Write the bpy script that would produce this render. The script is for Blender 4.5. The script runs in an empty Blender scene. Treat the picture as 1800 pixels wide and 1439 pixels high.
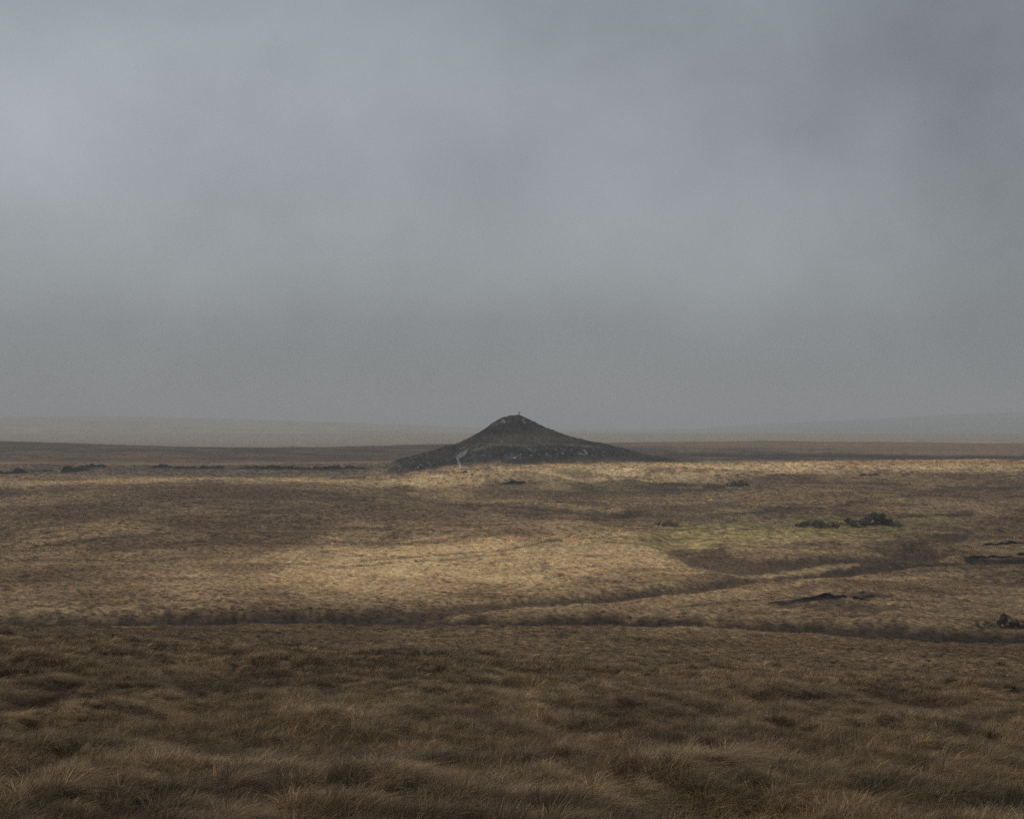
import bpy, math, numpy as np
rng = np.random.default_rng(7)
F = 2473.0; CX = 900.0; HY = 745.0            # focal length, centre column and eye-level row of the lens used to plan the ground
sc = bpy.context.scene
C = sc.collection

# ------------------------------------------------------------------ helpers
def tag(o, label=None, cat=None, group=None, kind=None):
    if label: o['label'] = label
    if cat: o['category'] = cat
    if group: o['group'] = group
    if kind: o['kind'] = kind
    return o

def mesh_np(name, V, faces, mat=None, smooth=True, attrs=None, fmat=None, link=True, mats=None):
    """faces: (n,3) or (n,4) array"""
    me = bpy.data.meshes.new(name)
    V = np.asarray(V, np.float32); faces = np.asarray(faces, np.int32)
    n, k = faces.shape
    me.vertices.add(len(V)); me.vertices.foreach_set('co', V.ravel())
    me.loops.add(n*k); me.loops.foreach_set('vertex_index', faces.ravel())
    me.polygons.add(n); me.polygons.foreach_set('loop_start', np.arange(n, dtype=np.int32)*k)
    me.polygons.foreach_set('loop_total', np.full(n, k, np.int32))
    me.polygons.foreach_set('use_smooth', np.full(n, smooth, bool))
    for m in (mats or ([mat] if mat else [])): me.materials.append(m)
    if fmat is not None: me.polygons.foreach_set('material_index', np.asarray(fmat, np.int32))
    for an, a in (attrs or {}).items():
        a = np.asarray(a, np.float32)
        if a.ndim == 1:
            at = me.attributes.new(an, 'FLOAT', 'POINT'); at.data.foreach_set('value', a)
        else:
            if a.shape[1] == 3: a = np.concatenate([a, np.ones((len(a), 1), np.float32)], 1)
            at = me.attributes.new(an, 'FLOAT_COLOR', 'POINT'); at.data.foreach_set('color', a.ravel())
    me.update(calc_edges=True)
    o = bpy.data.objects.new(name, me)
    if link: C.objects.link(o)
    return o

def grid_faces(nr, nc, wrap=False):
    i = np.arange(nr-1)[:, None]*nc; j = np.arange(nc if wrap else nc-1)[None, :]
    j2 = (j+1) % nc
    a = i+j; b = i+j2; c = i+nc+j2; d = i+nc+j
    return np.stack([a, b, c, d], -1).reshape(-1, 4)

def _h(ix, iy, seed):
    n = (ix.astype(np.int64)*374761393 + iy.astype(np.int64)*668265263 + seed*1442695041) & 0xffffffff
    n = ((n ^ (n >> 13))*1274126177) & 0xffffffff
    n = n ^ (n >> 16)
    return n
def gnoise(x, y, seed=0):
    x = np.asarray(x, float); y = np.asarray(y, float)
    ix = np.floor(x); iy = np.floor(y); fx = x-ix; fy = y-iy
    u = fx**3*(fx*(fx*6-15)+10); v = fy**3*(fy*(fy*6-15)+10)
    def g(a, b):
        t = _h(ix+a, iy+b, seed)*(2*np.pi/4294967296.0)
        return np.cos(t)*(fx-a)+np.sin(t)*(fy-b)
    return 1.5*((g(0,0)*(1-u)+g(1,0)*u)*(1-v)+(g(0,1)*(1-u)+g(1,1)*u)*v)
def fbm(x, y, seed=0, o=3):
    s = 0; a = 1; t = 0
    for k in range(o):
        s = s+a*gnoise(x*2**k, y*2**k, seed+k*17); t += a; a *= .5
    return s/t
def mounds(x, y, seed=0):
    """rounded tussock domes on a jittered grid: 1 at each crown, 0 in the hollows"""
    ix = np.floor(x); iy = np.floor(y); best = np.full(np.shape(x), 9.)
    for a in (-1, 0, 1):
        for b in (-1, 0, 1):
            h = _h(ix+a, iy+b, seed); jx = ((h & 1023)/1023.); jy = ((h >> 10) & 1023)/1023.; rr = .75+.5*((h >> 20) & 255)/255.
            best = np.minimum(best, np.hypot(ix+a+jx-x, iy+b+jy-y)/rr)
    return np.clip(1-best*best*1.5, -.25, 1)
def hum(X, Y):
    """tussock relief of the near slope, about -.3 to 1"""
    wx = X+.5*gnoise(X/1.3, Y/1.3, 51); wy = Y+.5*gnoise(X/1.3, Y/1.3, 53)
    am = np.clip(.8+1.0*gnoise(X/4.5, Y/7., 69)+.5*gnoise(X/2.0, Y/3.4, 70), .15, 1.35)
    return .15-.15*am+.85*am*mounds(wx/.68, wy/1.05, 61)+.24*mounds(wx/.36, wy/.5, 63)+.36*gnoise(X/2.2, Y/4.0, 65)+.22*gnoise(X/1.7, Y/2.6, 67)-.05
def smooth(a, b, x): 
    t = np.clip((x-a)/(b-a), 0, 1); return t*t*(3-2*t)
def lerp(a, b, t): return a+(b-a)*t

# ------------------------------------------------------------------ terrain profile
COLS = [-700, 0, 450, 900, 1350, 1800, 2500]
near = {  # distance, row of the ground there
 0:    [(14,1439),(24,1300),(40,1195),(64,1112),(90,1122),(130,1111),(150,1103),(170,1094),(190,1080),(230,1022),(300,955),(380,905),(460,868),(520,846),(560,840),(600,841),(640,829),(700,817),(850,800),(1150,784),(1500,776),(2200,778),(3200,762)],
 450:  [(14,1439),(24,1300),(40,1202),(64,1135),(90,1146),(130,1128),(150,1111),(170,1093),(190,1075),(230,1015),(300,948),(380,902),(460,866),(520,847),(560,842),(600,842),(640,830),(700,817),(850,802),(1150,787),(1350,788),(2200,785),(3200,762)],
 900:  [(14,1439),(24,1300),(40,1208),(64,1150),(90,1161),(130,1140),(150,1119),(170,1097),(190,1077),(215,1046),(245,1003),(300,945),(380,900),(450,872),(500,860),(545,845),(595,819),(640,812),(700,810),(850,804),(1150,788),(1400,779),(2200,780),(3200,762)],
 1350: [(14,1439),(24,1300),(40,1215),(64,1168),(90,1180),(130,1158),(150,1134),(170,1109),(190,1086),(212,1058),(245,1017),(300,957),(340,932),(400,897),(480,863),(560,836),(615,817),(655,811),(750,814),(880,807),(1250,786),(1700,775),(2200,778),(3200,762)],
 1800: [(14,1439),(24,1300),(40,1228),(64,1188),(90,1200),(130,1176),(150,1148),(170,1122),(190,1098),(215,1066),(245,1030),(300,977),(360,930),(430,890),(500,860),(580,832),(655,809),(750,814),(880,807),(1250,789),(1700,779),(2200,778),(3200,762)],
}
near[-700] = near[0]; near[2500] = near[1800]
def pchip(xk, yk):
    xk = np.array(xk, float); yk = np.array(yk, float)
    hh = np.diff(xk); d = np.diff(yk)/hh; m = np.zeros_like(yk)
    for i in range(1, len(xk)-1):
        if d[i-1]*d[i] > 0:
            w1 = 2*hh[i]+hh[i-1]; w2 = hh[i]+2*hh[i-1]; m[i] = (w1+w2)/(w1/d[i-1]+w2/d[i])
    m[0] = d[0]; m[-1] = 0
    def f(x):
        x = np.clip(x, xk[0], xk[-1]); i = np.clip(np.searchsorted(xk, x, side='right')-1, 0, len(xk)-2)
        t = (x-xk[i])/hh[i]
        return (2*t**3-3*t*t+1)*yk[i]+(t**3-2*t*t+t)*hh[i]*m[i]+(3*t*t-2*t**3)*yk[i+1]+(t**3-t*t)*hh[i]*m[i+1]
    return f
LUTX = np.linspace(math.log(.5), math.log(20000), 3000)
LUT = []
for c in COLS:
    p = near[c]
    ys = [.5, 4, 8]+[a for a, b in p]+[5000, 20000]
    zs = [-1.6, -2.15, -2.85]+[-(b-HY)/F*a for a, b in p]+[-30, -34]
    LUT.append(pchip(np.log(ys), zs)(LUTX))
LUT = np.array(LUT)
def base_z(X, Y):
    R = np.hypot(X, Y)
    Yc = np.where(Y > .02*R, Y, .02*R); 
    px = np.clip(CX+F*X/np.maximum(Yc, .35*R), -700, 2500)
    D = np.where(Y > .6*R, Y, lerp(R, .6*R, smooth(-.2, .6, Y/np.maximum(R, 1e-6))))
    lx = (np.log(np.maximum(D, .5))-LUTX[0])/(LUTX[1]-LUTX[0])
    i = np.clip(lx.astype(int), 0, len(LUTX)-2); t = np.clip(lx-i, 0, 1)
    col = np.clip(np.searchsorted(COLS, px, side='right')-1, 0, len(COLS)-2)
    ca = np.array(COLS, float)
    s = (px-ca[col])/(ca[col+1]-ca[col]); s = s*s*(3-2*s)*.5+s*.5
    za = LUT[col, i]*(1-t)+LUT[col, i+1]*t; zb = LUT[col+1, i]*(1-t)+LUT[col+1, i+1]*t
    return za*(1-s)+zb*s

# strokes in plan-row coordinates (column, row): the run of gullies, peat and plant patches over the ground
def seg_d(px, py, pts, ax=1.0, ay=1.0):
    best = np.full(px.shape, 1e9)
    for (x0, y0), (x1, y1) in zip(pts[:-1], pts[1:]):
        dx, dy = (x1-x0)/ax, (y1-y0)/ay; qx, qy = (px-x0)/ax, (py-y0)/ay
        t = np.clip((qx*dx+qy*dy)/(dx*dx+dy*dy+1e-9), 0, 1)
        best = np.minimum(best, np.hypot(qx-t*dx, qy-t*dy))
    return best
_SN = [None, None, None]
def stroke(px, py, pts, hw, soft=.6, stretch=5.0):
    d = seg_d(px, py, pts, stretch, 1.0)
    if _SN[0] is not px or _SN[1] is not py:
        _SN[0], _SN[1], _SN[2] = px, py, .45*gnoise(px/60., py/9., 3)+.35*gnoise(px/17., py/4., 5)
    n = _SN[2]
    return 1-smooth(hw*(1-soft), hw*(1+soft), d*(1+n)+n*hw*.6)
GA = [(-200,1090),(0,1089),(200,1087),(420,1081),(600,1083),(800,1083),(1000,1082),(1200,1087),(1350,1093),(1500,1104),(1650,1112),(2000,1114)]
GB = [(330,1086),(500,1080),(700,1068),(900,1058),(1050,1050),(1180,1034),(1300,1018),(1450,1004),(1600,990),(1750,984),(1900,980)]
def trough(px, py, pts, hw):
    d = seg_d(px, py, pts, 5.0, 1.0)+1.5*gnoise(px/90., py/40., 8)
    return 1-smooth(hw*.2, hw*1.7, d)
def fold(px, py, pts, hw, X, Y):
    d = seg_d(px, py, pts, 5.0, 1.0)+hw*(.3*gnoise(X/22, Y/40, 81)+.28*gnoise(X/2.2, Y/7, 83))
    return 1-smooth(hw*.55, hw*1.35, d)
def carve(px, py, Y):
    a = trough(px, py, GA, 11)*(Y > 120)*(Y < 260)
    b = trough(px, py, GB, 7)*(Y > 120)*(Y < 400)
    c = trough(px, py, [(1190,955),(1260,985),(1330,998),(1450,990),(1620,972)], 10)*(Y > 150)
    return -1.8*a-1.1*b-1.1*c
def bumps(px, py, X, Y):
    """knolls and banks on the far side"""
    z = 0
    def knoll(cx, cy, rx, ry, h, flat=.0):
        # plan position from row: solved once with the base profile
        x0, y0 = locate(cx, cy)
        d = np.sqrt(((X-x0)/(rx/F*y0))**2+((Y-y0)/ry)**2)
        return h*(1-smooth(flat, 1, d))
    for k in KN: z = z+knoll(*k)
    return z
_LC = {}
def locate(px, py, full=None):
    if full is None and (px, py) in _LC: return _LC[(px, py)]
    r = _locate(px, py, full)
    if full is None: _LC[(px, py)] = r
    return r
def _locate(px, py, full=None):
    Yk = np.exp(np.linspace(math.log(10), math.log(3000), 4000)); Xk = (px-CX)/F*Yk
    z = base_z(Xk, Yk) if full is None else full(Xk, Yk)
    row = HY-F*z/Yk
    i = np.argmax(row <= py)
    return float(Xk[i]), float(Yk[i])
KN = [(702, 822, 60, 60, 1.1, .2), (905, 854, 150, 24, 5.0, .12), (1290, 842, 130, 16, 1.8, .1), (600, 905, 260, 40, 2.2, 0), (250, 930, 240, 50, 2.5, 0), (1560, 880, 300, 40, 2.0, 0), (1000, 925, 160, 24, 1.6, 0), (1480, 1030, 200, 14, 1.0, 0), (820, 852, 70, 18, 1.6, .2), (1160, 832, 110, 22, 1.6, .2), (1290, 834, 90, 18, 1.2, .2),
      (1420, 822, 160, 24, 1.0, .2), (712, 858, 26, 10, 1.0, .3), (300, 846, 330, 18, .7, .3), (1095, 846, 50, 12, .8, .3),
      (1540, 916, 60, 12, .8, .3), (1620, 962, 80, 12, .9, .3), (1130, 942, 60, 12, 1.0, .2), (1460,1062, 90, 8, .8, .2)]
def ground_h(X, Y, fine=True):
    X = np.asarray(X, float); Y = np.asarray(Y, float)
    R = np.hypot(X, Y)
    z0 = base_z(X, Y)
    Ys = np.maximum(Y, 1.0)
    px = CX+F*X/Ys; py = HY-F*z0/Ys
    infront = (Y > 10) & (np.abs(px-CX) < 1500)
    z = z0+np.where(infront, carve(px, py, Y), 0)
    z = z+bumps(px, py, X, Y)
    far = .45*smooth(8, 60, R)+.75*smooth(260, 500, R)
    z = z+far*.8*fbm(X/70, Y/70, 11, 3)+.26*smooth(4, 60, R)*(1-.4*smooth(90, 140, R))*fbm(X/19, Y/19, 23, 3)*(1-.5*smooth(500, 900, R))
    z = z+.24*smooth(1, 14, R)*fbm(X/6.5, Y/5, 31, 2)
    z = z+1.1*smooth(200, 300, R)*(1-smooth(620, 760, R))*fbm(X/55+Y/160, Y/26, 33, 3)
    z = z+.9*smooth(525, 550, Y)*(1-smooth(625, 650, Y))*smooth(-60, -35, X)*(fbm(X/13, Y/11, 91, 3)+.35)
    if fine:
        nm = (R < 165)&(R > 1.5); hh = np.zeros_like(X); 
        if nm.any(): hh[nm] = hum(X[nm], Y[nm])
        z = z+(.48*hh-.50)*smooth(1.5, 8, R)*(1-.25*smooth(70, 100, R))*(1-smooth(120, 165, R))
        z = z+(.10*gnoise(X/3.1, Y/3.1, 47)+.14*gnoise(X/1.2, Y/1.2, 48))*smooth(60, 110, R)*(1-smooth(400, 700, R))
    return z

# ------------------------------------------------------------------ vegetation colours (albedos, in places with sun or shade mixed in)
TAN = np.array([.41,.30,.18]); PALE = np.array([.66,.49,.285]); BRN = np.array([.21,.14,.088]); RED = np.array([.17,.105,.07])
HEA = np.array([.062,.045,.036]); GRN = np.array([.45,.36,.155]); PEAT = np.array([.014,.011,.010]); OLV = np.array([.105,.088,.052]); FRT = np.array([.37,.26,.150])
def veg(X, Y, z=None):
    """returns albedo, tuft height factor"""
    Ys = np.maximum(Y, 1.0)
    if z is None: z = base_z(X, Y)
    px = CX+F*X/Ys; py = HY-F*z/Ys
    A = lambda c: np.broadcast_to(c, X.shape+(3,)).copy()
    def mix(a, c, m): return a+(c-a)*np.clip(m, 0, 1)[..., None]
    n1 = fbm(X/42, Y/55, 101, 3); n2 = fbm(X/11, Y/16, 103, 3); n3 = fbm(X/3.2, Y/4, 105, 2)
    c = A(TAN)
    c = mix(c, BRN, .42+n1*1.2+n2*.5+n3*.15)
    st = fbm(X/38+Y/90, Y/9, 121, 3); c = mix(c, BRN*.75, smooth(.05, .45, st)*.6); c = mix(c, PALE*.8, smooth(.1, .5, -st)*.35)
    # foreground slope
    fg = 1-smooth(58, 80, Y)
    c = mix(c, mix(mix(A(FRT), A(RED)*.95, .35+1.1*n2+1.3*n3), A(OLV)*.8, (.9*fbm(X/2.3, Y/2.3, 107, 2)+.6*fbm(X/9., Y/9., 109, 2)-.18)*1.6), fg)
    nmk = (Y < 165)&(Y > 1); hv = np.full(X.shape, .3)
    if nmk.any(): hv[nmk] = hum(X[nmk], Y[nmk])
    c = mix(c, RED*.24, (1-smooth(-.05, .32, hv))*(.92*fg+.6*(1-fg))*(Y < 165))  # hollows: dark litter, with their shade deepened in the colour
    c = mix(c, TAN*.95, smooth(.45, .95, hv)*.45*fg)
    # strips between crest and gully
    c = mix(c, BRN*.9, .35*smooth(75, 90, Y)*(1-smooth(150, 175, Y)))
    # purple-brown sweeps on the left and far right
    def blob(cx, cy, rx, ry, k=1.0): 
        d = np.hypot((px-cx)/rx, (py-cy)/ry); return k*(1-smooth(.3, 1.1, d+.35*n2+.2*n1))
    F0 = (Y > 90)
    pur = blob(380, 868, 240, 22, .7)+blob(120, 905, 200, 24, .55)+blob(1720, 872, 170, 14, .6)+blob(640, 900, 300, 22, .35)+blob(430, 1000, 90, 10, .6)+blob(600, 880, 60, 8, .5)
    c = mix(c, RED*.85, pur*F0)
    mid = smooth(150, 190, Y)*(1-smooth(330, 430, Y))
    pale = blob(880, 985, 420, 62, .9)+blob(700, 1020, 280, 30, .4)  # sunlit patch: part of its brightness put into paler grass colour
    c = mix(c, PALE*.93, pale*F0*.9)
    pale2 = (stroke(px, py, [(790,850),(850,842),(930,840),(1040,846)], 16)+stroke(px, py, [(1040,826),(1200,820),(1350,822),(1500,818),(2000,815)], 9)
             + stroke(px, py, [(-300,850),(30,849),(300,845),(500,843),(720,853)], 4.5)+stroke(px, py, [(1080,850),(1200,842),(1300,838)], 6))
    far5 = (Y > 430)&(Y < 720)
    c = mix(c, PALE*.92, pale2*far5*(.72+.5*n2))
    c = mix(c, np.array([.36,.21,.11]), stroke(px, py, [(1500,815),(1700,815),(2000,813)], 3)*far5*.8)
    # far plain
    pl = smooth(690, 780, Y)
    c = mix(c, HEA*1.9, pl*(.78+.5*n1))
    band = blob(1800, 792, 520, 12, 1)+blob(1500, 781, 600, 8, 1)+.5*blob(100, 800, 500, 10)*(n2 > 0)
    c = mix(c, BRN*1.5, band*pl*1.25)
    c = mix(c, HEA*1.1, stroke(px, py, [(1180,801),(1400,799),(1700,806),(1850,806)], 4)*pl*.8)
    # darker, greyer flat below the mound on the left
    c = mix(c, HEA*2.3, blob(300, 826, 560, 15, .85)*((Y > 575)&(Y < 800)))
    dk = 1.1*fold(px, py, GA, 11, X, Y)*(Y > 120)+.9*fold(px, py, GB, 6.5, X, Y)*(Y > 120)  # gully folds: dark plants, plus slope shade put into the colour
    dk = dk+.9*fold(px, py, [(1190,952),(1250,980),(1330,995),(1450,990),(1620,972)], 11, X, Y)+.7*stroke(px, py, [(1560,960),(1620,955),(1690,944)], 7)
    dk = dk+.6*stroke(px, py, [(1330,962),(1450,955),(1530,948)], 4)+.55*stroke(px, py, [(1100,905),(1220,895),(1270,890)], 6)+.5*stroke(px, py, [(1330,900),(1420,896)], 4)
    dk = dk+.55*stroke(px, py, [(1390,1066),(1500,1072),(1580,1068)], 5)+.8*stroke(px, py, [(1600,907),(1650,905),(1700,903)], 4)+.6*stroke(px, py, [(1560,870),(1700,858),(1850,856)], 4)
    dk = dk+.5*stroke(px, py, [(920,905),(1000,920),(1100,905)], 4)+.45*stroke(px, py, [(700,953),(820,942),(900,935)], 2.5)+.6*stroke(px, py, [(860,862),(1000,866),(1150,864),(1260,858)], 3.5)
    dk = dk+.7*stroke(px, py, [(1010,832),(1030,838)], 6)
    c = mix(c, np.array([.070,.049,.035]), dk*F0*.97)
    c = mix(c, OLV*.9, .8*stroke(px, py, [(1030,858),(1060,850),(1130,854),(1180,850)], 7)*(Y > 400))
    lt = .7*stroke(px, py, [(-200,1100),(60,1099),(260,1101)], 2.5)+.55*stroke(px, py, [(1120,1009),(1300,1004),(1500,985)], 2.5)+.6*stroke(px, py, [(760,876),(900,884),(1080,898)], 2.2)+.4*stroke(px, py, [(1300,1040),(1500,1020),(1700,1008)], 3)
    c = mix(c, PALE*.85, lt*F0)
    g = stroke(px, py, [(1190,945),(1260,935),(1350,938),(1470,930)], 17, .5)+.6*stroke(px, py, [(1450,920),(1560,928),(1620,912)], 8)
    c = mix(c, mix(A(GRN), A(OLV), .4+1.2*n3), g*((Y > 200)&(Y < 460))*.9)
    # peat staining
    pt = stroke(px, py, [(1385,1060),(1440,1055),(1510,1052)], 5)+.8*stroke(px, py, [(1440,1047),(1500,1045),(1560,1046)], 2.5)+stroke(px, py, [(1700,979),(1760,979),(1830,977)], 2.2)+.7*stroke(px, py, [(1720,957),(1800,955)], 1.4)
    c = mix(c, PEAT, .85*pt*F0)
    c = mix(c, np.array([.20,.168,.122]), smooth(1900, 2700, Y))
    fine = 1+.42*gnoise(X/.8, Y/1.1, 201)+.12*gnoise(X/6, Y/5, 203)
    fine = 1+(fine-1)*(1-.45*np.clip(pale*F0, 0, 1))
    c = c*np.clip(fine, .5, 1.5)[..., None]
    cl = smooth(.30, .50, gnoise(X/2.3, Y/3.4, 207)+.35*gnoise(X/.9, Y/1.2, 209)+.9*fbm(X/35, Y/45, 211, 2)-.12-.3*np.clip(pale*F0, 0, 1))*smooth(110, 170, Y)*(Y < 720)
    c = mix(c, HEA*1.7, cl*.6)
    tk = 0
    for pts_ in ([(540,866),(700,878),(880,890),(1060,905)], [(560,874),(720,887),(900,901)], [(640,987),(800,976),(900,962),(980,950)], [(560,1001),(760,988),(900,976)], [(280,956),(500,940),(640,930)], [(1180,1066),(1300,1056),(1400,1048)], [(1250,905),(1500,888),(1800,872)], [(60,960),(300,944)], [(1400,1012),(1600,1003),(1800,1000)]):
        tk = tk+stroke(px, py, pts_, 1.3)
    c = mix(c, HEA*1.6, .6*tk*F0)
    hf = 1-.5*np.clip(dk, 0, 1)-.45*np.clip(g, 0, 1)-.95*np.clip(pt, 0, 1)
    return np.clip(c, .008, .6), hf

# ------------------------------------------------------------------ materials
def new_mat(name):
    m = bpy.data.materials.new(name); m.use_nodes = True
    nt = m.node_tree; nt.nodes.clear()
    return m, nt, nt.nodes, nt.links
def simple(name, col, rough=.85, noise=.25, scale=3., bump=0., spec=.15, detail=6, coords='Object'):
    m, nt, N, L = new_mat(name)
    out = N.new('ShaderNodeOutputMaterial'); b = N.new('ShaderNodeBsdfPrincipled'); L.new(b.outputs[0], out.inputs[0])
    b.inputs['Roughness'].default_value = rough; b.inputs['Specular IOR Level'].default_value = spec
    tc = N.new('ShaderNodeTexCoord'); n = N.new('ShaderNodeTexNoise'); n.inputs['Scale'].default_value = scale; n.inputs['Detail'].default_value = detail
    L.new(tc.outputs[coords], n.inputs['Vector'])
    cr = N.new('ShaderNodeValToRGB'); cr.color_ramp.elements[0].position = .3; cr.color_ramp.elements[1].position = .7
    cr.color_ramp.elements[0].color = (*[c*(1-noise) for c in col], 1); cr.color_ramp.elements[1].color = (*[c*(1+noise) for c in col], 1)
    L.new(n.outputs[0], cr.inputs[0]); L.new(cr.outputs[0], b.inputs['Base Color'])
    if bump:
        bp = N.new('ShaderNodeBump'); bp.inputs['Distance'].default_value = bump; L.new(n.outputs[0], bp.inputs['Height']); L.new(bp.outputs[0], b.inputs['Normal'])
    return m
def ground_mat(name, strength=.55, dist=.25, sc1=1.2):
    m, nt, N, L = new_mat(name)
    out = N.new('ShaderNodeOutputMaterial'); b = N.new('ShaderNodeBsdfPrincipled'); L.new(b.outputs[0], out.inputs[0])
    b.inputs['Roughness'].default_value = .95; b.inputs['Specular IOR Level'].default_value = .05
    at = N.new('ShaderNodeAttribute'); at.attribute_name = 'tint'
    geo = N.new('ShaderNodeNewGeometry')
    n1 = N.new('ShaderNodeTexNoise'); n1.inputs['Scale'].default_value = sc1; n1.inputs['Detail'].default_value = 5; n1.inputs['Roughness'].default_value = .7
    n2 = N.new('ShaderNodeTexNoise'); n2.inputs['Scale'].default_value = .12; n2.inputs['Detail'].default_value = 6; n2.inputs['Roughness'].default_value = .7
    L.new(geo.outputs['Position'], n1.inputs['Vector']); L.new(geo.outputs['Position'], n2.inputs['Vector'])
    mr = N.new('ShaderNodeMapRange'); mr.inputs[1].default_value = .3; mr.inputs[2].default_value = .7; mr.inputs[3].default_value = 1-strength; mr.inputs[4].default_value = 1+strength*.8
    L.new(n1.outputs[0], mr.inputs[0])
    mr2 = N.new('ShaderNodeMapRange'); mr2.inputs[1].default_value = .3; mr2.inputs[2].default_value = .7; mr2.inputs[3].default_value = .75; mr2.inputs[4].default_value = 1.25
    L.new(n2.outputs[0], mr2.inputs[0])
    mm = N.new('ShaderNodeMath'); mm.operation = 'MULTIPLY'; L.new(mr.outputs[0], mm.inputs[0]); L.new(mr2.outputs[0], mm.inputs[1])
    vm = N.new('ShaderNodeVectorMath'); vm.operation = 'SCALE'; L.new(at.outputs['Color'], vm.inputs[0]); L.new(mm.outputs[0], vm.inputs['Scale'])
    L.new(vm.outputs[0], b.inputs['Base Color'])
    bp = N.new('ShaderNodeBump'); bp.inputs['Distance'].default_value = dist; bp.inputs['Strength'].default_value = .8
    L.new(n1.outputs[0], bp.inputs['Height']); L.new(bp.outputs[0], b.inputs['Normal'])
    return m
def grass_mat(name):
    m, nt, N, L = new_mat(name)
    out = N.new('ShaderNodeOutputMaterial')
    ti = N.new('ShaderNodeAttribute'); ti.attribute_type = 'INSTANCER'; ti.attribute_name = 'tint'
    bl = N.new('ShaderNodeAttribute'); bl.attribute_name = 'blade'
    vm = N.new('ShaderNodeVectorMath'); vm.operation = 'MULTIPLY'; L.new(ti.outputs['Color'], vm.inputs[0]); L.new(bl.outputs['Color'], vm.inputs[1])
    b = N.new('ShaderNodeBsdfPrincipled'); b.inputs['Roughness'].default_value = .6; b.inputs['Specular IOR Level'].default_value = .2
    t = N.new('ShaderNodeBsdfTranslucent'); mx = N.new('ShaderNodeMixShader'); mx.inputs[0].default_value = .3
    L.new(vm.outputs[0], b.inputs['Base Color']); L.new(vm.outputs[0], t.inputs['Color'])
    L.new(b.outputs[0], mx.inputs[1]); L.new(t.outputs[0], mx.inputs[2]); L.new(mx.outputs[0], out.inputs[0])
    return m
M_ground = ground_mat('moor_ground'); M_grass = grass_mat('dry_grass')
M_peat = simple('wet_peat', (.012,.010,.010), .7, .4, 2., .2)

# ------------------------------------------------------------------ the ground sheet
th_mid = np.radians(np.linspace(-25, 25, 760))
th_l = np.radians(np.linspace(-180, -25, 70)[:-1]); th_r = np.radians(np.linspace(25, 180, 70)[1:-1])
TH = np.concatenate([th_l, th_mid, th_r])
RR = np.concatenate([[.2], np.exp(np.linspace(math.log(1), math.log(8), 60))[:-1], np.exp(np.linspace(math.log(8), math.log(760), 900))[:-1], np.exp(np.linspace(math.log(760), math.log(3200), 230))[:-1], np.exp(np.linspace(math.log(3200), math.log(13500), 60))])
T, R = np.meshgrid(TH, RR)
GX = R*np.sin(T); GY = R*np.cos(T)
GZ = ground_h(GX, GY)
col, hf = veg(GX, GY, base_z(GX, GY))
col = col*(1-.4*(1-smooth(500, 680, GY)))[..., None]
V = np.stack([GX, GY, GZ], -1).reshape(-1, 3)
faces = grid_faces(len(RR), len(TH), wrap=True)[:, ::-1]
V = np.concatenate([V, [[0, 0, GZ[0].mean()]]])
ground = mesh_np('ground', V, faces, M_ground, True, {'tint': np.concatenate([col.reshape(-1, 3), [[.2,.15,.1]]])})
tag(ground, 'brown rolling moorland running from the near slope to the flat plain', kind='structure')
def gh(X, Y): return ground_h(np.asarray(X, float), np.asarray(Y, float))
def gh1(x, y): return float(gh(np.array([x]), np.array([y]))[0])
def spot(px, py):
    return locate(px, py, full=lambda X, Y: ground_h(X, Y, False))

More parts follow.
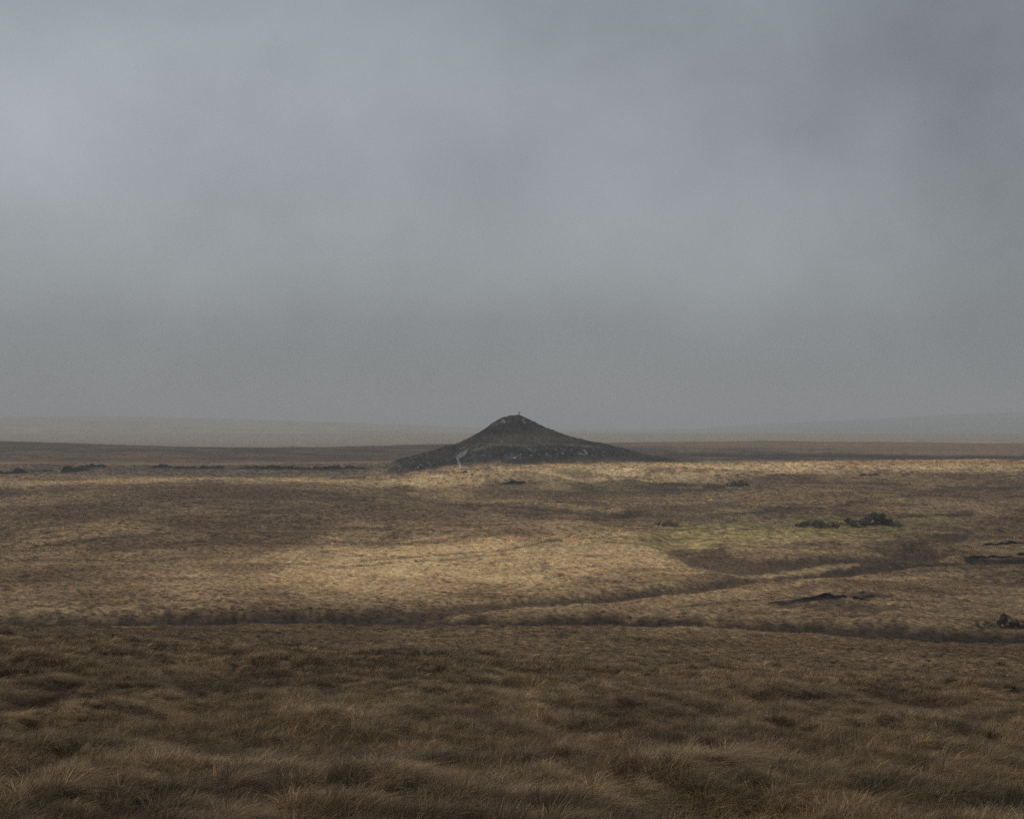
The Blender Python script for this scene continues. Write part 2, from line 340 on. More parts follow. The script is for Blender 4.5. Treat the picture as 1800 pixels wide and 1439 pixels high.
# ------------------------------------------------------------------ the mound
BZ = -20.5
sil = [(640,850),(668,832),(680,817),(690,809.5),(720,800),(750,792.5),(790,782),(823,768),(850,752),(866,741.5),(880,733.5),(890,731),(897,728.6),(913,727.2),(919,729.5),(927,733),(938,739),(950,745),(966,752),(983,758.5),(1008,766),(1033,772.5),(1058,776.5),(1083,783),(1133,795),(1183,805),(1215,809),(1260,816)]
YC = 645.0
sx = np.array([(p-CX)/F*YC for p, q in sil]); sz = np.array([(HY-q)/F*YC-BZ for p, q in sil])
S = pchip(sx, sz)
xs = np.linspace(-92, 105, 640); ys = np.linspace(-108, 70, 500)   # relative to YC
MX, MY = np.meshgrid(xs, ys)
def mound_h(X, Yr):
    w1 = 1.6*fbm(X/14, Yr/14, 301, 3); Xw = X+w1*.25
    s = np.maximum(S(Xw), 0)
    top = S(np.array([3.]))[0]
    # front: upper cone, shelf, then a steep heather bluff
    d = -Yr
    L = 14+20*smooth(0, top, s)+8+2.5*gnoise(X/11, 0*X+3.1, 305)
    t = np.clip(d/L, 0, 1.2)
    sh = pchip([0, .08, .42, .66, .74, .96, 1.05, 1.2], [1, .965, .55, .40, .36, .06, 0.0, -.05])(t)
    sh = np.where(d < 0, 1-smooth(0, 1, np.clip(-d/(16+1.9*s), 0, 1)), sh)
    # low shoulder: keep heath bluff height where the cone is low
    z = s*sh
    # left spur running down towards the viewer
    p0 = np.array([-27., -12.]); p1 = np.array([-52., -74.])
    dx, dy = p1-p0; ll = math.hypot(dx, dy); u = ((X-p0[0])*dx+(Yr-p0[1])*dy)/ll**2; v = ((X-p0[0])*(-dy)+(Yr-p0[1])*dx)/ll
    hgt = pchip([0, .25, .5, .8, 1.08], [12.2, 9.6, 7.6, 4.4, -.8])(np.clip(u, 0, 1.08))
    wv = np.where(v > 0, 7+5*(1-u), 5+1.5*(1-u))
    sp = hgt*(1-smooth(0, 1, np.abs(v)/wv/1.35))*smooth(-.25, .05, u)*(1-smooth(1.0, 1.12, u))
    k = 1.2
    z = np.log(np.exp(np.clip(z, -5, 40)*k)+np.exp(np.clip(sp, -5, 40)*k))/k-.58
    z = z-1.2*(1-smooth(0, 1.6, z))
    # gully with the scree
    gx = (808-CX)/F*620; gd = np.abs(X-gx-(-Yr-20)*(-.18)+.8*np.sin(Yr/4.))
    z = z-1.3*(1-smooth(0, 3.5, gd))*smooth(-38, -30, Yr)*(1-smooth(-14, -6, Yr))
    rough = smooth(.5, 4, z)
    z = z+rough*(1.3*fbm(X/8+Yr/14, Yr/9, 311, 3)+1.0*np.abs(gnoise(X/4.5+Yr/9, Yr/6, 315))*-1+.5*fbm(X/1.8, Yr/1.8, 313, 2)+.35)*(1-.6*np.exp(-(Yr/5)**2))
    # blocky crest
    z = z+.5*np.round(.9*gnoise(X/2.2, Yr/2.2, 317))*smooth(17, 22, z)*.4
    return z
MZ = mound_h(MX, MY)
edge = np.minimum(np.minimum(smooth(-92, -80, MX), 1-smooth(95, 105, MX)), np.minimum(smooth(-108, -98, MY), 1-smooth(58, 70, MY)))
g0 = gh(MX, MY+YC)
zz = MZ+BZ
MZw = np.where(zz > g0-1.0, zz, g0-1.0)*edge+(g0-1.2)*(1-edge)
def mound_z(x, yr):
    a = np.array([x]); b = np.array([yr]); return float(mound_h(a, b)[0])+BZ
# colours: dark heather on bluff and flanks, brown-green grass on the upper shelf
pxm = CX+F*MX/(MY+YC); pym = HY-F*MZw/(MY+YC)
nn = fbm(MX/7, MY/7, 331, 3); nf = fbm(MX/2.2, MY/2.2, 333, 2)
def mixc(a, c, m): return a+(c-a)*np.clip(m, 0, 1)[..., None]
mc = np.broadcast_to(np.array([.052,.045,.043]), MX.shape+(3,)).copy()
def blobm(cx, cy, rx, ry, k=1.): 
    return k*(1-smooth(.45, 1.1, np.hypot((pxm-cx)/rx, (pym-cy)/ry)+.45*nn+.25*nf))
mc = mixc(mc, np.array([.118,.100,.076]), blobm(930, 770, 110, 12, 1)+blobm(965, 758, 50, 8, .5)+.35*blobm(1090, 800, 100, 8)+.5*stroke(pxm, pym, [(735,815),(790,795),(830,783)], 3))
mc = mixc(mc, np.array([.18,.155,.115]), .8*stroke(pxm, pym, [(832,791),(862,781),(930,782.5),(975,779),(1050,786)], 1.8)+.5*stroke(pxm, pym, [(866,747),(890,741)], 1.5)+.6*stroke(pxm, pym, [(785,812),(800,800),(812,792)], 1.2))
mc = mixc(mc, np.array([.026,.022,.025]), blobm(862, 758, 22, 6, .8)+.7*blobm(903, 747, 34, 6)+blobm(1060, 798, 45, 6, .7)+blobm(900, 795, 65, 11, .9)+blobm(985, 796, 55, 10, .8)+blobm(740, 815, 60, 14, .4))
mc = mixc(mc, np.array([.36,.355,.35]), .95*smooth(.22, .42, fbm(MX/2.2+MY/5, MY/3.2, 335, 2))*(blobm(903, 738, 34, 11, 1)+.7*blobm(1010, 797, 60, 9, 1)+.6*blobm(740, 822, 45, 14, 1)+.5*blobm(900, 790, 200, 30, .6)))
mc = mixc(mc, np.array([.11,.11,.115]), .8*blobm(906, 804, 22, 7))
mc = mc*np.clip(1+.5*nf+.5*nn, .35, 2.)[..., None]
mc = mixc(mc, np.array([.15,.115,.075]), .8*(1-smooth(.2, 1.6, MZw-g0+.7*nf+.5*nn)))
M_mound = ground_mat('heather_slope', .5, .6, .7)
mound = mesh_np('hill', np.stack([MX, MY+YC, MZw], -1).reshape(-1, 3), grid_faces(500, 640), M_mound, True, {'tint': mc.reshape(-1, 3)})
tag(mound, 'dark heather covered conical hill rising alone in the middle of the moor', kind='structure')

# bare scree track in the gully: broken strip of pale stone, laid over the hill surface
def strip(name, pts, w, mat, label, lift=.18, kind='structure'):
    """pts in hill coordinates (x, yr)"""
    P = []; n = 60
    pts = np.array(pts, float); t = np.linspace(0, len(pts)-1, n)
    xx = np.interp(t, range(len(pts)), pts[:, 0]); yy = np.interp(t, range(len(pts)), pts[:, 1]); ww = np.interp(t, range(len(w)), w)
    xx = xx+.35*gnoise(t*3.1, t*0, 5); 
    V = []
    m = 9
    for i in range(n):
        for j in range(m):
            s = (j/(m-1)-.5)*2
            x = xx[i]+s*ww[i]*(1+.5*gnoise(np.array([i*.5]), np.array([s+7.]), 9)[0]); V.append((x, yy[i]))
    V = np.array(V); z = mound_h(V[:, 0], V[:, 1])+BZ
    g = gh(V[:, 0], V[:, 1]+YC); z = np.maximum(z, g)+lift*(1-np.abs(np.tile(np.linspace(-1, 1, m), n))**4*1.6)
    return tag(mesh_np(name, np.stack([V[:, 0], V[:, 1]+YC, z], -1), grid_faces(n, m)[:, ::-1], mat), label, kind=kind)
M_scree = simple('pale_scree', (.42,.415,.41), .9, .35, 1.5, .3)
def hill_xy(px, py):
    """point of the hill surface whose plan lies on that sight line"""
    yr = np.linspace(-100, 5, 2000); x = (px-CX)/F*(yr+YC); z = np.maximum(mound_h(x, yr)+BZ, gh(x, yr+YC))
    row = HY-F*z/(yr+YC); i = np.argmax(row <= py); return x[i], yr[i]
sp_pts = [hill_xy(*p) for p in [(822,789),(817,795),(811,799),(804,805),(806,811),(809,818),(810,823)]]
strip('scree_path', sp_pts, [.25,.9,1.3,.8,.9,.6,.3], M_scree, 'pale bare stone scree streak down the left gully of the hill')

# ------------------------------------------------------------------ far hills in the mist
def far_hill(prof, Yd, depth, base, label, colr, seed):
    px = np.array([p for p, q in prof], float); zt = np.array([(HY-q)/F*Yd for p, q in prof])
    f = pchip(px, zt)
    u = np.linspace(px[0], px[-1], 260); v = np.linspace(-1, 1, 70)
    U, Vv = np.meshgrid(u, v)
    Yg = Yd+Vv*depth*np.where(Vv < 0, 1.0, .7); X = (U-CX)/F*Yd
    fall = np.where(Vv < 0, (1-np.abs(Vv)**1.15), 1-Vv**2)
    top = f(U); z = base+(top-base)*np.clip(fall, 0, 1)*1.0+fbm(X/400, Yg/400, seed, 4)*(.06*(top-base))*np.clip(1-np.exp(-(Vv/.12)**2)+.2, 0, 1)
    c = np.broadcast_to(np.array(colr), X.shape+(3,))*(1+.45*fbm(X/500, Yg/200, seed+3, 4))[..., None]
    o = mesh_np('hills', np.stack([X, Yg, z], -1).reshape(-1, 3), grid_faces(70, 260), M_hills, True, {'tint': c.reshape(-1, 3)})
    return tag(o, label, kind='structure')
M_hills = ground_mat('far_moor', .3, 3., .02)
far_hill([(-1400,742),(-700,738),(-200,735),(150,731),(350,734),(560,741),(700,746),(860,753),(1000,757),(1200,765)], 5000, 2300, -36, 'broad pale hill fading in mist behind the left side of the plain', (.22,.185,.135), 501)
far_hill([(900,765),(1040,757),(1140,755.5),(1240,753),(1350,745),(1500,738),(1700,728),(1900,720),(2400,712),(3200,722)], 6600, 2700, -60, 'long grey hill almost lost in mist behind the right side of the plain', (.12,.11,.095), 511)
far_hill([(940,778),(1060,768),(1200,765),(1400,766),(1700,770),(1900,768),(2400,776)], 4000, 900, -45, 'low misty ridge between the plain and the right far hill', (.17,.14,.10), 521)

# ------------------------------------------------------------------ eroded peat banks
def peat_bank(pts, h, label, back=6., seed=1, front=.4):
    """hummock with a ragged near-vertical dark face and a turfed top sloping back"""
    pts = np.array([spot(*p) for p in pts]); 
    ln = np.concatenate([[0], np.cumsum(np.hypot(*np.diff(pts, axis=0).T))]); n = max(24, int(ln[-1]/.3))
    s = np.linspace(0, ln[-1], n); X = np.interp(s, ln, pts[:, 0]); Y = np.interp(s, ln, pts[:, 1])
    Y = Y+.9*h*gnoise(s/4, s*0, seed)+.5*h*gnoise(s/1.3, s*0, seed+1)
    e = smooth(0, .12, s/ln[-1])*(1-smooth(.88, 1, s/ln[-1]))
    hh = h*e*np.clip(.85+.6*gnoise(s/7, s*0, seed+2)+.4*gnoise(s/2.6, s*0, seed+3)+.12*gnoise(s/.9, s*0, seed+4), .05, 1.5)
    rows = [(-.5-front*h, -.5, 0), (-front*h*.6, .1, 0), (-front*h*.15, .55, 0), (0, .93, 0), (-.12*h, 1.0, 1), (.2, 1.12, 1), (back*.4, .85, 1), (back, .25, 1), (back*1.8, -.6, 1)]
    V = []
    for k, (dy, fz, _) in enumerate(rows):
        j = .12*h*gnoise(s/.8, s*0+k*3.7, seed+9)
        x = X; y = Y+dy+j; z = gh(X, Y)*(k < 6)+gh(X, y)*(k >= 6)+fz*hh-.0+(-.5 if k in (0, 8) else 0)
        V.append(np.stack([x, y, z], -1))
    V = np.concatenate(V); fc = grid_faces(len(rows), n)
    rowi = np.repeat(np.arange(len(rows)-1), n-1); fm = (rowi >= 4).astype(int)
    vc, _ = veg(V[:, 0], V[:, 1], base_z(V[:, 0], V[:, 1]))
    vc = np.minimum(np.maximum(vc, HEA*1.2), BRN)*.8
    o = mesh_np('peat_bank', V, fc, None, True, {'tint': vc}, fmat=fm, mats=[M_peat, M_ground])
    return tag(o, label, kind='structure')
peat_bank([(-60,834),(0,833),(50,831.5)], 1.8, 'black eroded peat bank at the left edge of the moor', seed=3)
peat_bank([(52,829),(78,828),(96,827.5)], .6, 'thin black peat step beside the left edge bank', seed=4)
peat_bank([(104,831),(130,829),(152,826)], 2.3, 'thick black peat bank, lower end of the stepped pair on the left', seed=5)
peat_bank([(148,824),(168,821),(188,821)], 1.7, 'black peat bank, upper end of the stepped pair on the left', seed=6)
peat_bank([(252,822.5),(300,823.5),(350,824.5),(405,824.5)], 1.6, 'long thin black peat bank crossing the left plain, left stretch', seed=7)
peat_bank([(410,823),(450,825),(500,825),(560,826),(610,825),(655,823)], 1.7, 'long thin black peat bank crossing the left plain, stretch nearest the hill', seed=8)
peat_bank([(1380,1058),(1420,1056),(1465,1053),(1520,1051)], .62, 'black peat scar on the dark slope at the lower right', front=1.2, back=3.5, seed=9)
peat_bank([(1700,981),(1745,980),(1785,980)], .38, 'black peat scar near the right edge, under the heather patch', back=2.5, seed=10)
peat_bank([(1786,975),(1830,974)], .55, 'short black peat scar cut off by the right edge', back=2.5, seed=14)
peat_bank([(1722,959),(1760,957),(1800,955)], .45, 'thin dark peat step above the right edge scar', back=2.5, seed=11)
peat_bank([(880,852),(900,850),(925,850)], 1.0, 'small dark peat hollow in the pale knoll before the hill', back=3, seed=12)
peat_bank([(795,831),(820,831),(842,830)], .8, 'short dark peat lip at the foot of the hill', back=3, seed=13)
peat_bank([(1510,837),(1530,836),(1550,835)], .8, 'short dark peat lip in the pale grass right of the hill', back=3, seed=15)

# ------------------------------------------------------------------ grass
def tuft(name, nb, R, H, W, segs, seed, lean, splay, arc):
    r = np.random.default_rng(seed)
    a = r.uniform(0, 2*np.pi, nb); q = R*np.sqrt(r.uniform(0, 1, nb)); bx = q*np.cos(a); by = q*np.sin(a)
    L = H*r.uniform(.45, 1.15, nb); 
    dx = splay*bx/R*r.uniform(.4, 1.2, nb)+r.normal(0, .28, nb)+lean*r.uniform(.5, 1.3, nb)
    dy = splay*by/R*r.uniform(.4, 1.2, nb)+r.normal(0, .28, nb)
    wa = r.uniform(0, np.pi, nb)
    sh = r.uniform(.4, .95, nb)+1.8*r.uniform(0, 1, nb)**5; hue = r.normal(0, .06, nb)
    V = []; Cc = []; Fc = []
    t = np.linspace(0, 1, segs+1)
    P = np.zeros((nb, segs+1, 3))
    for k, tt in enumerate(t):
        P[:, k, 0] = bx+L*(dx*.55*tt+arc*(dx)*.75*tt**2)
        P[:, k, 1] = by+L*(dy*.55*tt+arc*(dy)*.75*tt**2)
        P[:, k, 2] = -.06+L*(tt*.95-.55*arc*tt**2*np.minimum(1.2, np.hypot(dx, dy)))
    w = W*(1-t**1.5*.85)
    off = np.stack([np.cos(wa), np.sin(wa), 0*wa], -1)
    A = P-off[:, None]*w[None, :, None]*.5; B = P+off[:, None]*w[None, :, None]*.5
    VV = np.stack([A, B], 2).reshape(-1, 3)
    b = (np.arange(nb)*(segs+1)*2)[:, None]+(np.arange(segs)*2)[None]
    Fc = np.stack([b, b+1, b+3, b+2], -1).reshape(-1, 4)
    tv = .62+.6*t**.8
    cc = sh[:, None, None]*tv[None, :, None]*np.ones((1, 1, 3))
    cc = cc*np.stack([1+hue, np.ones(nb), 1-hue*1.5], -1)[:, None, :]
    cc = np.repeat(cc[:, :, None, :], 2, 2).reshape(-1, 3)
    return mesh_np(name, VV, Fc, M_grass, False, {'blade': cc}, link=False)
def proto_coll(name, lst):
    c = bpy.data.collections.new(name)
    for o in lst: c.objects.link(o)
    return c
near_t = proto_coll('near_blades', [tuft('grass_clump', 125, .125, .20+.035*(i % 4), .0056, 3, 900+i, .7, .85, 1.1+.12*(i % 3)) for i in range(7)])
mid_t = proto_coll('mid_blades', [tuft('grass_clump', 90, .20, .30, .016, 3, 930+i, .6, .8, 1.0) for i in range(6)])
far_t = proto_coll('far_blades', [tuft('grass_clump', 50, .34, .42, .045, 2, 960+i, .5, .9, .9) for i in range(5)])

def scatter(name, P, rot, scl, tint, coll, label):
    n = len(P)
    me = bpy.data.meshes.new(name); me.vertices.add(n); me.vertices.foreach_set('co', P.astype(np.float32).ravel())
    a = me.attributes.new('rot', 'FLOAT_VECTOR', 'POINT'); a.data.foreach_set('vector', rot.astype(np.float32).ravel())
    a = me.attributes.new('scl', 'FLOAT_VECTOR', 'POINT'); a.data.foreach_set('vector', scl.astype(np.float32).ravel())
    a = me.attributes.new('idx', 'INT', 'POINT'); a.data.foreach_set('value', rng.integers(0, len(coll.objects), n).astype(np.int32))
    a = me.attributes.new('tint', 'FLOAT_COLOR', 'POINT'); a.data.foreach_set('color', np.concatenate([tint, np.ones((n, 1))], 1).astype(np.float32).ravel())
    me.materials.append(M_grass)
    o = bpy.data.objects.new(name, me); C.objects.link(o)
    ng = bpy.data.node_groups.new(name+'_nodes', 'GeometryNodeTree')
    ng.interface.new_socket('Geometry', in_out='INPUT', socket_type='NodeSocketGeometry'); ng.interface.new_socket('Geometry', in_out='OUTPUT', socket_type='NodeSocketGeometry')
    N = ng.nodes; L = ng.links
    gi = N.new('NodeGroupInput'); go = N.new('NodeGroupOutput'); ip = N.new('GeometryNodeInstanceOnPoints'); ci = N.new('GeometryNodeCollectionInfo')
    ci.inputs['Collection'].default_value = coll; ci.inputs['Separate Children'].default_value = True; ci.inputs['Reset Children'].default_value = True
    def na(nm, tp):
        x = N.new('GeometryNodeInputNamedAttribute'); x.data_type = tp; x.inputs['Name'].default_value = nm; return x
    L.new(gi.outputs[0], ip.inputs['Points']); L.new(ci.outputs[0], ip.inputs['Instance']); ip.inputs['Pick Instance'].default_value = True
    L.new(na('idx', 'INT').outputs['Attribute'], ip.inputs['Instance Index'])
    r = na('rot', 'FLOAT_VECTOR'); e2r = N.new('FunctionNodeEulerToRotation'); L.new(r.outputs['Attribute'], e2r.inputs[0]); L.new(e2r.outputs[0], ip.inputs['Rotation'])
    L.new(na('scl', 'FLOAT_VECTOR').outputs['Attribute'], ip.inputs['Scale'])
    L.new(ip.outputs[0], go.inputs[0])
    md = o.modifiers.new('grass', 'NODES'); md.node_group = ng
    return tag(o, label, cat='grass', kind='stuff')

def sample_fan(y0, y1, n, power):
    """points in the view fan with depth density ~ Y^(1-power)"""
    k = 2-power
    u = rng.uniform(0, 1, n); Y = (y0**k+(y1**k-y0**k)*u)**(1/k)
    X = rng.uniform(-.45, .45, n)*Y+rng.uniform(-6, 6, n)
    return X, Y
def lay(name, y0, y1, n, power, coll, s0, s1, label, clump=None, grow=None):
    X, Y = sample_fan(y0, y1, n, power)
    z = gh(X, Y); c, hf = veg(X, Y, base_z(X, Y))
    keep = (hf > .25) & (rng.uniform(0, 1, n) < np.clip(hf*1.3, 0, 1))
    if clump is not None: keep &= rng.uniform(0, 1, n) < clump(X, Y)
    X, Y, z, c, hf = X[keep], Y[keep], z[keep], c[keep], hf[keep]; n = len(X)
    wind = .55*fbm(X/9, Y/9, 601, 2)*2+rng.normal(0, .55, n)+.35
    rot = np.stack([rng.normal(0, .12, n), rng.normal(.06, .14, n), wind], -1)
    s = rng.uniform(s0, s1, n)*hf
    if grow: s = s*grow(Y)
    hgt = s*np.clip(1+.8*fbm(X/4, Y/4, 603, 2), .5, 1.6)
    c = c*np.exp(rng.normal(0, .22, n))[:, None]
    q = rng.uniform(0, 1, n); c = np.where((q < .10)[:, None], c*np.array([1.5, 1.42, 1.25]), c); c = np.where((q > .88)[:, None], c*np.array([.66, .56, .48]), c)
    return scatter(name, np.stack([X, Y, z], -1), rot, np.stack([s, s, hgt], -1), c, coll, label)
def on_mounds(X, Y): return np.clip(.28+1.2*hum(X, Y), .05, 1)
lay('grass', 7, 46, 92000, .9, near_t, .6, 1.3, 'long wind combed brown grass on the near slope', clump=on_mounds)
lay('grass', 42, 165, 75000, 1.0, mid_t, .7, 1.2, 'brown tussock grass over the brow of the near slope', clump=on_mounds)
lay('grass', 150, 300, 90000, .8, mid_t, .8, 1.3, 'pale and brown tussocks on the slope facing the camera', clump=lambda X, Y: np.clip(.55+1.4*gnoise(X/.8, Y/1.3, 611)+.4*gnoise(X/8, Y/8, 613), .06, 1))
lay('grass', 290, 700, 120000, 1.0, far_t, .8, 1.5, 'pale and brown tussocks covering the moor before the hill', clump=lambda X, Y: np.clip(.62+1.4*gnoise(X/1.5, Y/2.4, 611)+.4*gnoise(X/8, Y/8, 613), .12, 1), grow=lambda Y: 1+.25*smooth(250, 650, Y))

# ------------------------------------------------------------------ shrubs
def leaf_mat(name, c1, c2):
    m, nt, N, L = new_mat(name)
    out = N.new('ShaderNodeOutputMaterial'); b = N.new('ShaderNodeBsdfPrincipled'); b.inputs['Roughness'].default_value = .7; b.inputs['Specular IOR Level'].default_value = .2
    geo = N.new('ShaderNodeNewGeometry'); n = N.new('ShaderNodeTexNoise'); n.inputs['Scale'].default_value = 1.3; L.new(geo.outputs['Position'], n.inputs['Vector'])
    cr = N.new('ShaderNodeValToRGB'); cr.color_ramp.elements[0].position = .35; cr.color_ramp.elements[1].position = .65
    cr.color_ramp.elements[0].color = (*c1, 1); cr.color_ramp.elements[1].color = (*c2, 1); L.new(n.outputs[0], cr.inputs[0]); L.new(cr.outputs[0], b.inputs['Base Color'])
    t = N.new('ShaderNodeBsdfTranslucent'); mx = N.new('ShaderNodeMixShader'); mx.inputs[0].default_value = .15; L.new(cr.outputs[0], t.inputs['Color'])
    L.new(b.outputs[0], mx.inputs[1]); L.new(t.outputs[0], mx.inputs[2]); L.new(mx.outputs[0], out.inputs[0])
    return m
M_gorse = leaf_mat('gorse_leaf', (.065,.062,.040), (.13,.12,.075)); M_heath = leaf_mat('heath_leaf', (.055,.042,.034), (.11,.085,.062)); M_stem = simple('shrub_stem', (.05,.04,.032), .9, .2, 4.)
def shrub(px, py, wpx, hpx, label, mat, seed, dens=1.0, lobes=7, twiggy=False):
    r = np.random.default_rng(seed); x0, y0 = spot(px, py); z0 = gh1(x0, y0)
    w = wpx/F*y0/2; h = hpx/F*y0*.95; dp = w*.6
    root = bpy.data.objects.new('shrub', None); root.location = (x0, y0, z0); root.empty_display_size = .3; C.objects.link(root)
    tag(root, label, 'shrub')
    # lobes
    cs = []
    for i in range(lobes):
        f = (i+.5)/lobes*2-1; prof = math.sqrt(max(.1, 1-f*f))
        cs.append((f*w*.82+r.normal(0, .05)*w, r.uniform(-.5, .5)*dp, h*prof*r.uniform(.35, .68), w/lobes*r.uniform(1.2, 1.9), h*prof*r.uniform(.30, .48)))
    n = int(2600*dens); ci = r.integers(0, lobes, n); cs = np.array(cs)
    d = r.normal(size=(n, 3)); d /= np.linalg.norm(d, axis=1)[:, None]; rad = r.uniform(.45, 1.12, n)**.6
    P = np.stack([cs[ci, 0]+d[:, 0]*rad*cs[ci, 3], cs[ci, 1]+d[:, 1]*rad*np.maximum(cs[ci, 3], dp*.5), np.maximum(cs[ci, 2]+d[:, 2]*rad*cs[ci, 4], .03)], -1)
    keep = gnoise(P[:, 0]*2/h+seed, P[:, 2]*3/h+P[:, 1]/h, seed) > -.28
    P = P[keep]; n = len(P); sz = h*.05*r.uniform(.6, 1.6, n)
    gz = gh(x0+P[:, 0], y0+P[:, 1])-z0; P[:, 2] += gz
    u = r.normal(size=(n, 3)); u /= np.linalg.norm(u, axis=1)[:, None]; v = np.cross(u, r.normal(size=(n, 3))); v /= np.linalg.norm(v, axis=1)[:, None]
    if twiggy: u = u*np.array([.25, .25, 1.])*1.8+np.array([.25, 0, .6]); v = v*.35
    q = np.stack([P-u*sz[:, None]-v*sz[:, None]*.4, P+u*sz[:, None]*.1-v*sz[:, None]*.8, P+u*sz[:, None]*1.3, P+v*sz[:, None]*.8], 1).reshape(-1, 3)
    fo = mesh_np('foliage', q, np.arange(n*4).reshape(n, 4), mat, False); fo.parent = root
    for i in range(lobes):
        c = cs[i]; b = np.array([c[0]*.8+r.normal(0, .05)*w, c[1]*.5, gh1(x0+c[0]*.8, y0+c[1]*.5)-z0-.1]); tpt = np.array([c[0]+r.normal(0, .3)*c[3], c[1], c[2]+c[4]*.9])
        rb = h*.022; mid = (b+tpt)/2+r.normal(0, .05, 3)*h; V = []; Fc = []
        for p, rr in ((b, rb), (mid, rb*.7), (tpt, rb*.25)):
            for a in range(4): V.append(p+np.array([math.cos(a*1.57), math.sin(a*1.57), 0])*rr)
        for s_ in range(2):
            for a in range(4): Fc.append((s_*4+a, s_*4+(a+1) % 4, s_*4+4+(a+1) % 4, s_*4+4+a))
        st = mesh_np('stem', np.array(V), np.array(Fc), M_stem); st.parent = root
    return root
shrub(1436, 928, 80, 16, 'low dark domed shrub on the green patch, left of the taller shrubs', M_heath, 1, 1.2, 8)
shrub(1491, 921, 17, 17, 'small upright shrub between the two wide dark shrubs', M_gorse, 2, .5, 3)
shrub(1540, 921, 62, 22, 'tallest dark shrub at the right end of the green patch', M_gorse, 3, 1.5, 6)
shrub(1507, 926, 44, 14, 'low ragged shrub leaning against the left side of the tallest shrub', M_gorse, 4, .9, 5)
shrub(1573, 925, 30, 9, 'small low shrub at the right foot of the tallest shrub', M_gorse, 5, .5, 4)
shrub(1668, 907, 70, 6, 'long low dark heather shrub right of the green patch', M_heath, 6, .8, 10)
shrub(1610, 909, 45, 4.5, 'thin flat heather shrub between the tallest shrub and the long low one', M_heath, 16, .5, 7)
shrub(1172, 925, 44, 10, 'dark brown hummocky shrub where the gully meets the green patch', M_heath, 7, .9, 6)
shrub(1298, 855, 42, 14, 'dark olive shrub in the pale grass right of the hill', M_gorse, 8, .9, 5)
shrub(1256, 857, 40, 7.5, 'low spreading olive shrub beside the dark one right of the hill', M_gorse, 9, .7, 6)
shrub(1768, 1103, 34, 22, 'tallest bare dark shrub at the right end of the gully', M_heath, 10, 1.3, 4, True)
shrub(1732, 1103, 40, 13, 'low bare shrub left of the tallest one by the gully', M_heath, 11, .9, 5, True)
shrub(1798, 1103, 30, 17, 'bare dark shrub cut by the right edge above the gully', M_heath, 12, 1.0, 4, True)

# ------------------------------------------------------------------ rocks on the hill
M_rock = simple('grey_rock', (.30,.295,.285), .9, .3, 1.2, .15)
def rock(px, py, wpx, label, seed, group=None):
    r = np.random.default_rng(seed); x, yr = hill_xy(px, py); z = mound_z(x, yr); w = wpx/F*(YC+yr)/2
    import bmesh
    bm = bmesh.new(); bmesh.ops.create_icosphere(bm, subdivisions=3, radius=1)
    ax = r.normal(size=(9, 3)); ax /= np.linalg.norm(ax, axis=1)[:, None]; cut = r.uniform(.55, .9, 9)
    for v in bm.verts:
        p = np.array(v.co)
        for a, c in zip(ax, cut):
            d = p@a
            if d > c: p = p-a*(d-c)
        p = p*(1+.06*r.normal()); v.co = (p[0]*w, p[1]*w*.8, p[2]*w*.55)
    me = bpy.data.meshes.new('rock'); bm.to_mesh(me); bm.free(); me.materials.append(M_rock)
    o = bpy.data.objects.new('rock', me); C.objects.link(o); o.location = (x, YC+yr, max(z, gh1(x, YC+yr))+w*.12); o.rotation_euler = (r.normal(0, .2), r.normal(0, .2), r.uniform(0, 6))
    return tag(o, label, 'rock', 'rocks on the hill')
rock(895.5, 735, 2.6, 'pale rock just under the summit, highest of the group', 1)
rock(886, 738, 4, 'flat grey rock left below the summit', 2)
rock(881, 743.5, 6, 'long tilted grey slab on the upper left shoulder', 3)
rock(905, 741, 2.6, 'small pale rock straight below the summit', 4)
rock(920, 737.5, 3.6, 'grey rock right below the summit under the walker', 5)
rock(923, 743, 5, 'wide grey slab on the upper right shoulder', 6)
rock(989, 797, 6.5, 'largest pale boulder on the dark lower bluff', 7)
rock(1010, 798, 4, 'pale boulder right of the largest one on the lower bluff', 8)
rock(1022, 793, 2.6, 'small rock at the right end of the lower bluff', 9)
rock(735, 821, 5, 'grey boulder low on the left spur of the hill', 10)
rock(855, 793, 2.6, 'small pale rock in the dark heather right of the scree', 11)
rock(683, 838, 8, 'grey rock at the tip of the left spur', 12)
rock(916, 799, 5, 'flat grey rock above the bare patch of the lower bluff', 13)
rock(905, 805, 8, 'broad grey slab in the bare patch of the lower bluff', 14)
rock(770, 806, 2.4, 'small rock on the left spur, near its ridge', 15)

# ------------------------------------------------------------------ the walker on the summit
def skin_body(name, joints, edges, mat):
    me = bpy.data.meshes.new(name); me.from_pydata([j[0] for j in joints], edges, [])
    o = bpy.data.objects.new(name, me); C.objects.link(o)
    md = o.modifiers.new('skin', 'SKIN'); md.use_smooth_shade = True
    for i, j in enumerate(joints): me.skin_vertices[0].data[i].radius = (j[1], j[2] if len(j) > 2 else j[1])
    me.skin_vertices[0].data[0].use_root = True
    sb = o.modifiers.new('sub', 'SUBSURF'); sb.levels = 2; sb.render_levels = 2
    me.materials.append(mat); return o
M_skin = simple('skin', (.42,.28,.21), .6, .1, 8.); M_jack = simple('dark_jacket', (.018,.020,.024), .8, .3, 9.); M_trou = simple('dark_trousers', (.02,.019,.02), .85, .3, 9.); M_hair = simple('dark_hair', (.02,.015,.012), .6, .3, 30.)
px_, py_ = 912.5, 727.5
wx, wyr = (912.5-CX)/F*YC, -.3
wz = mound_z(wx, wyr)
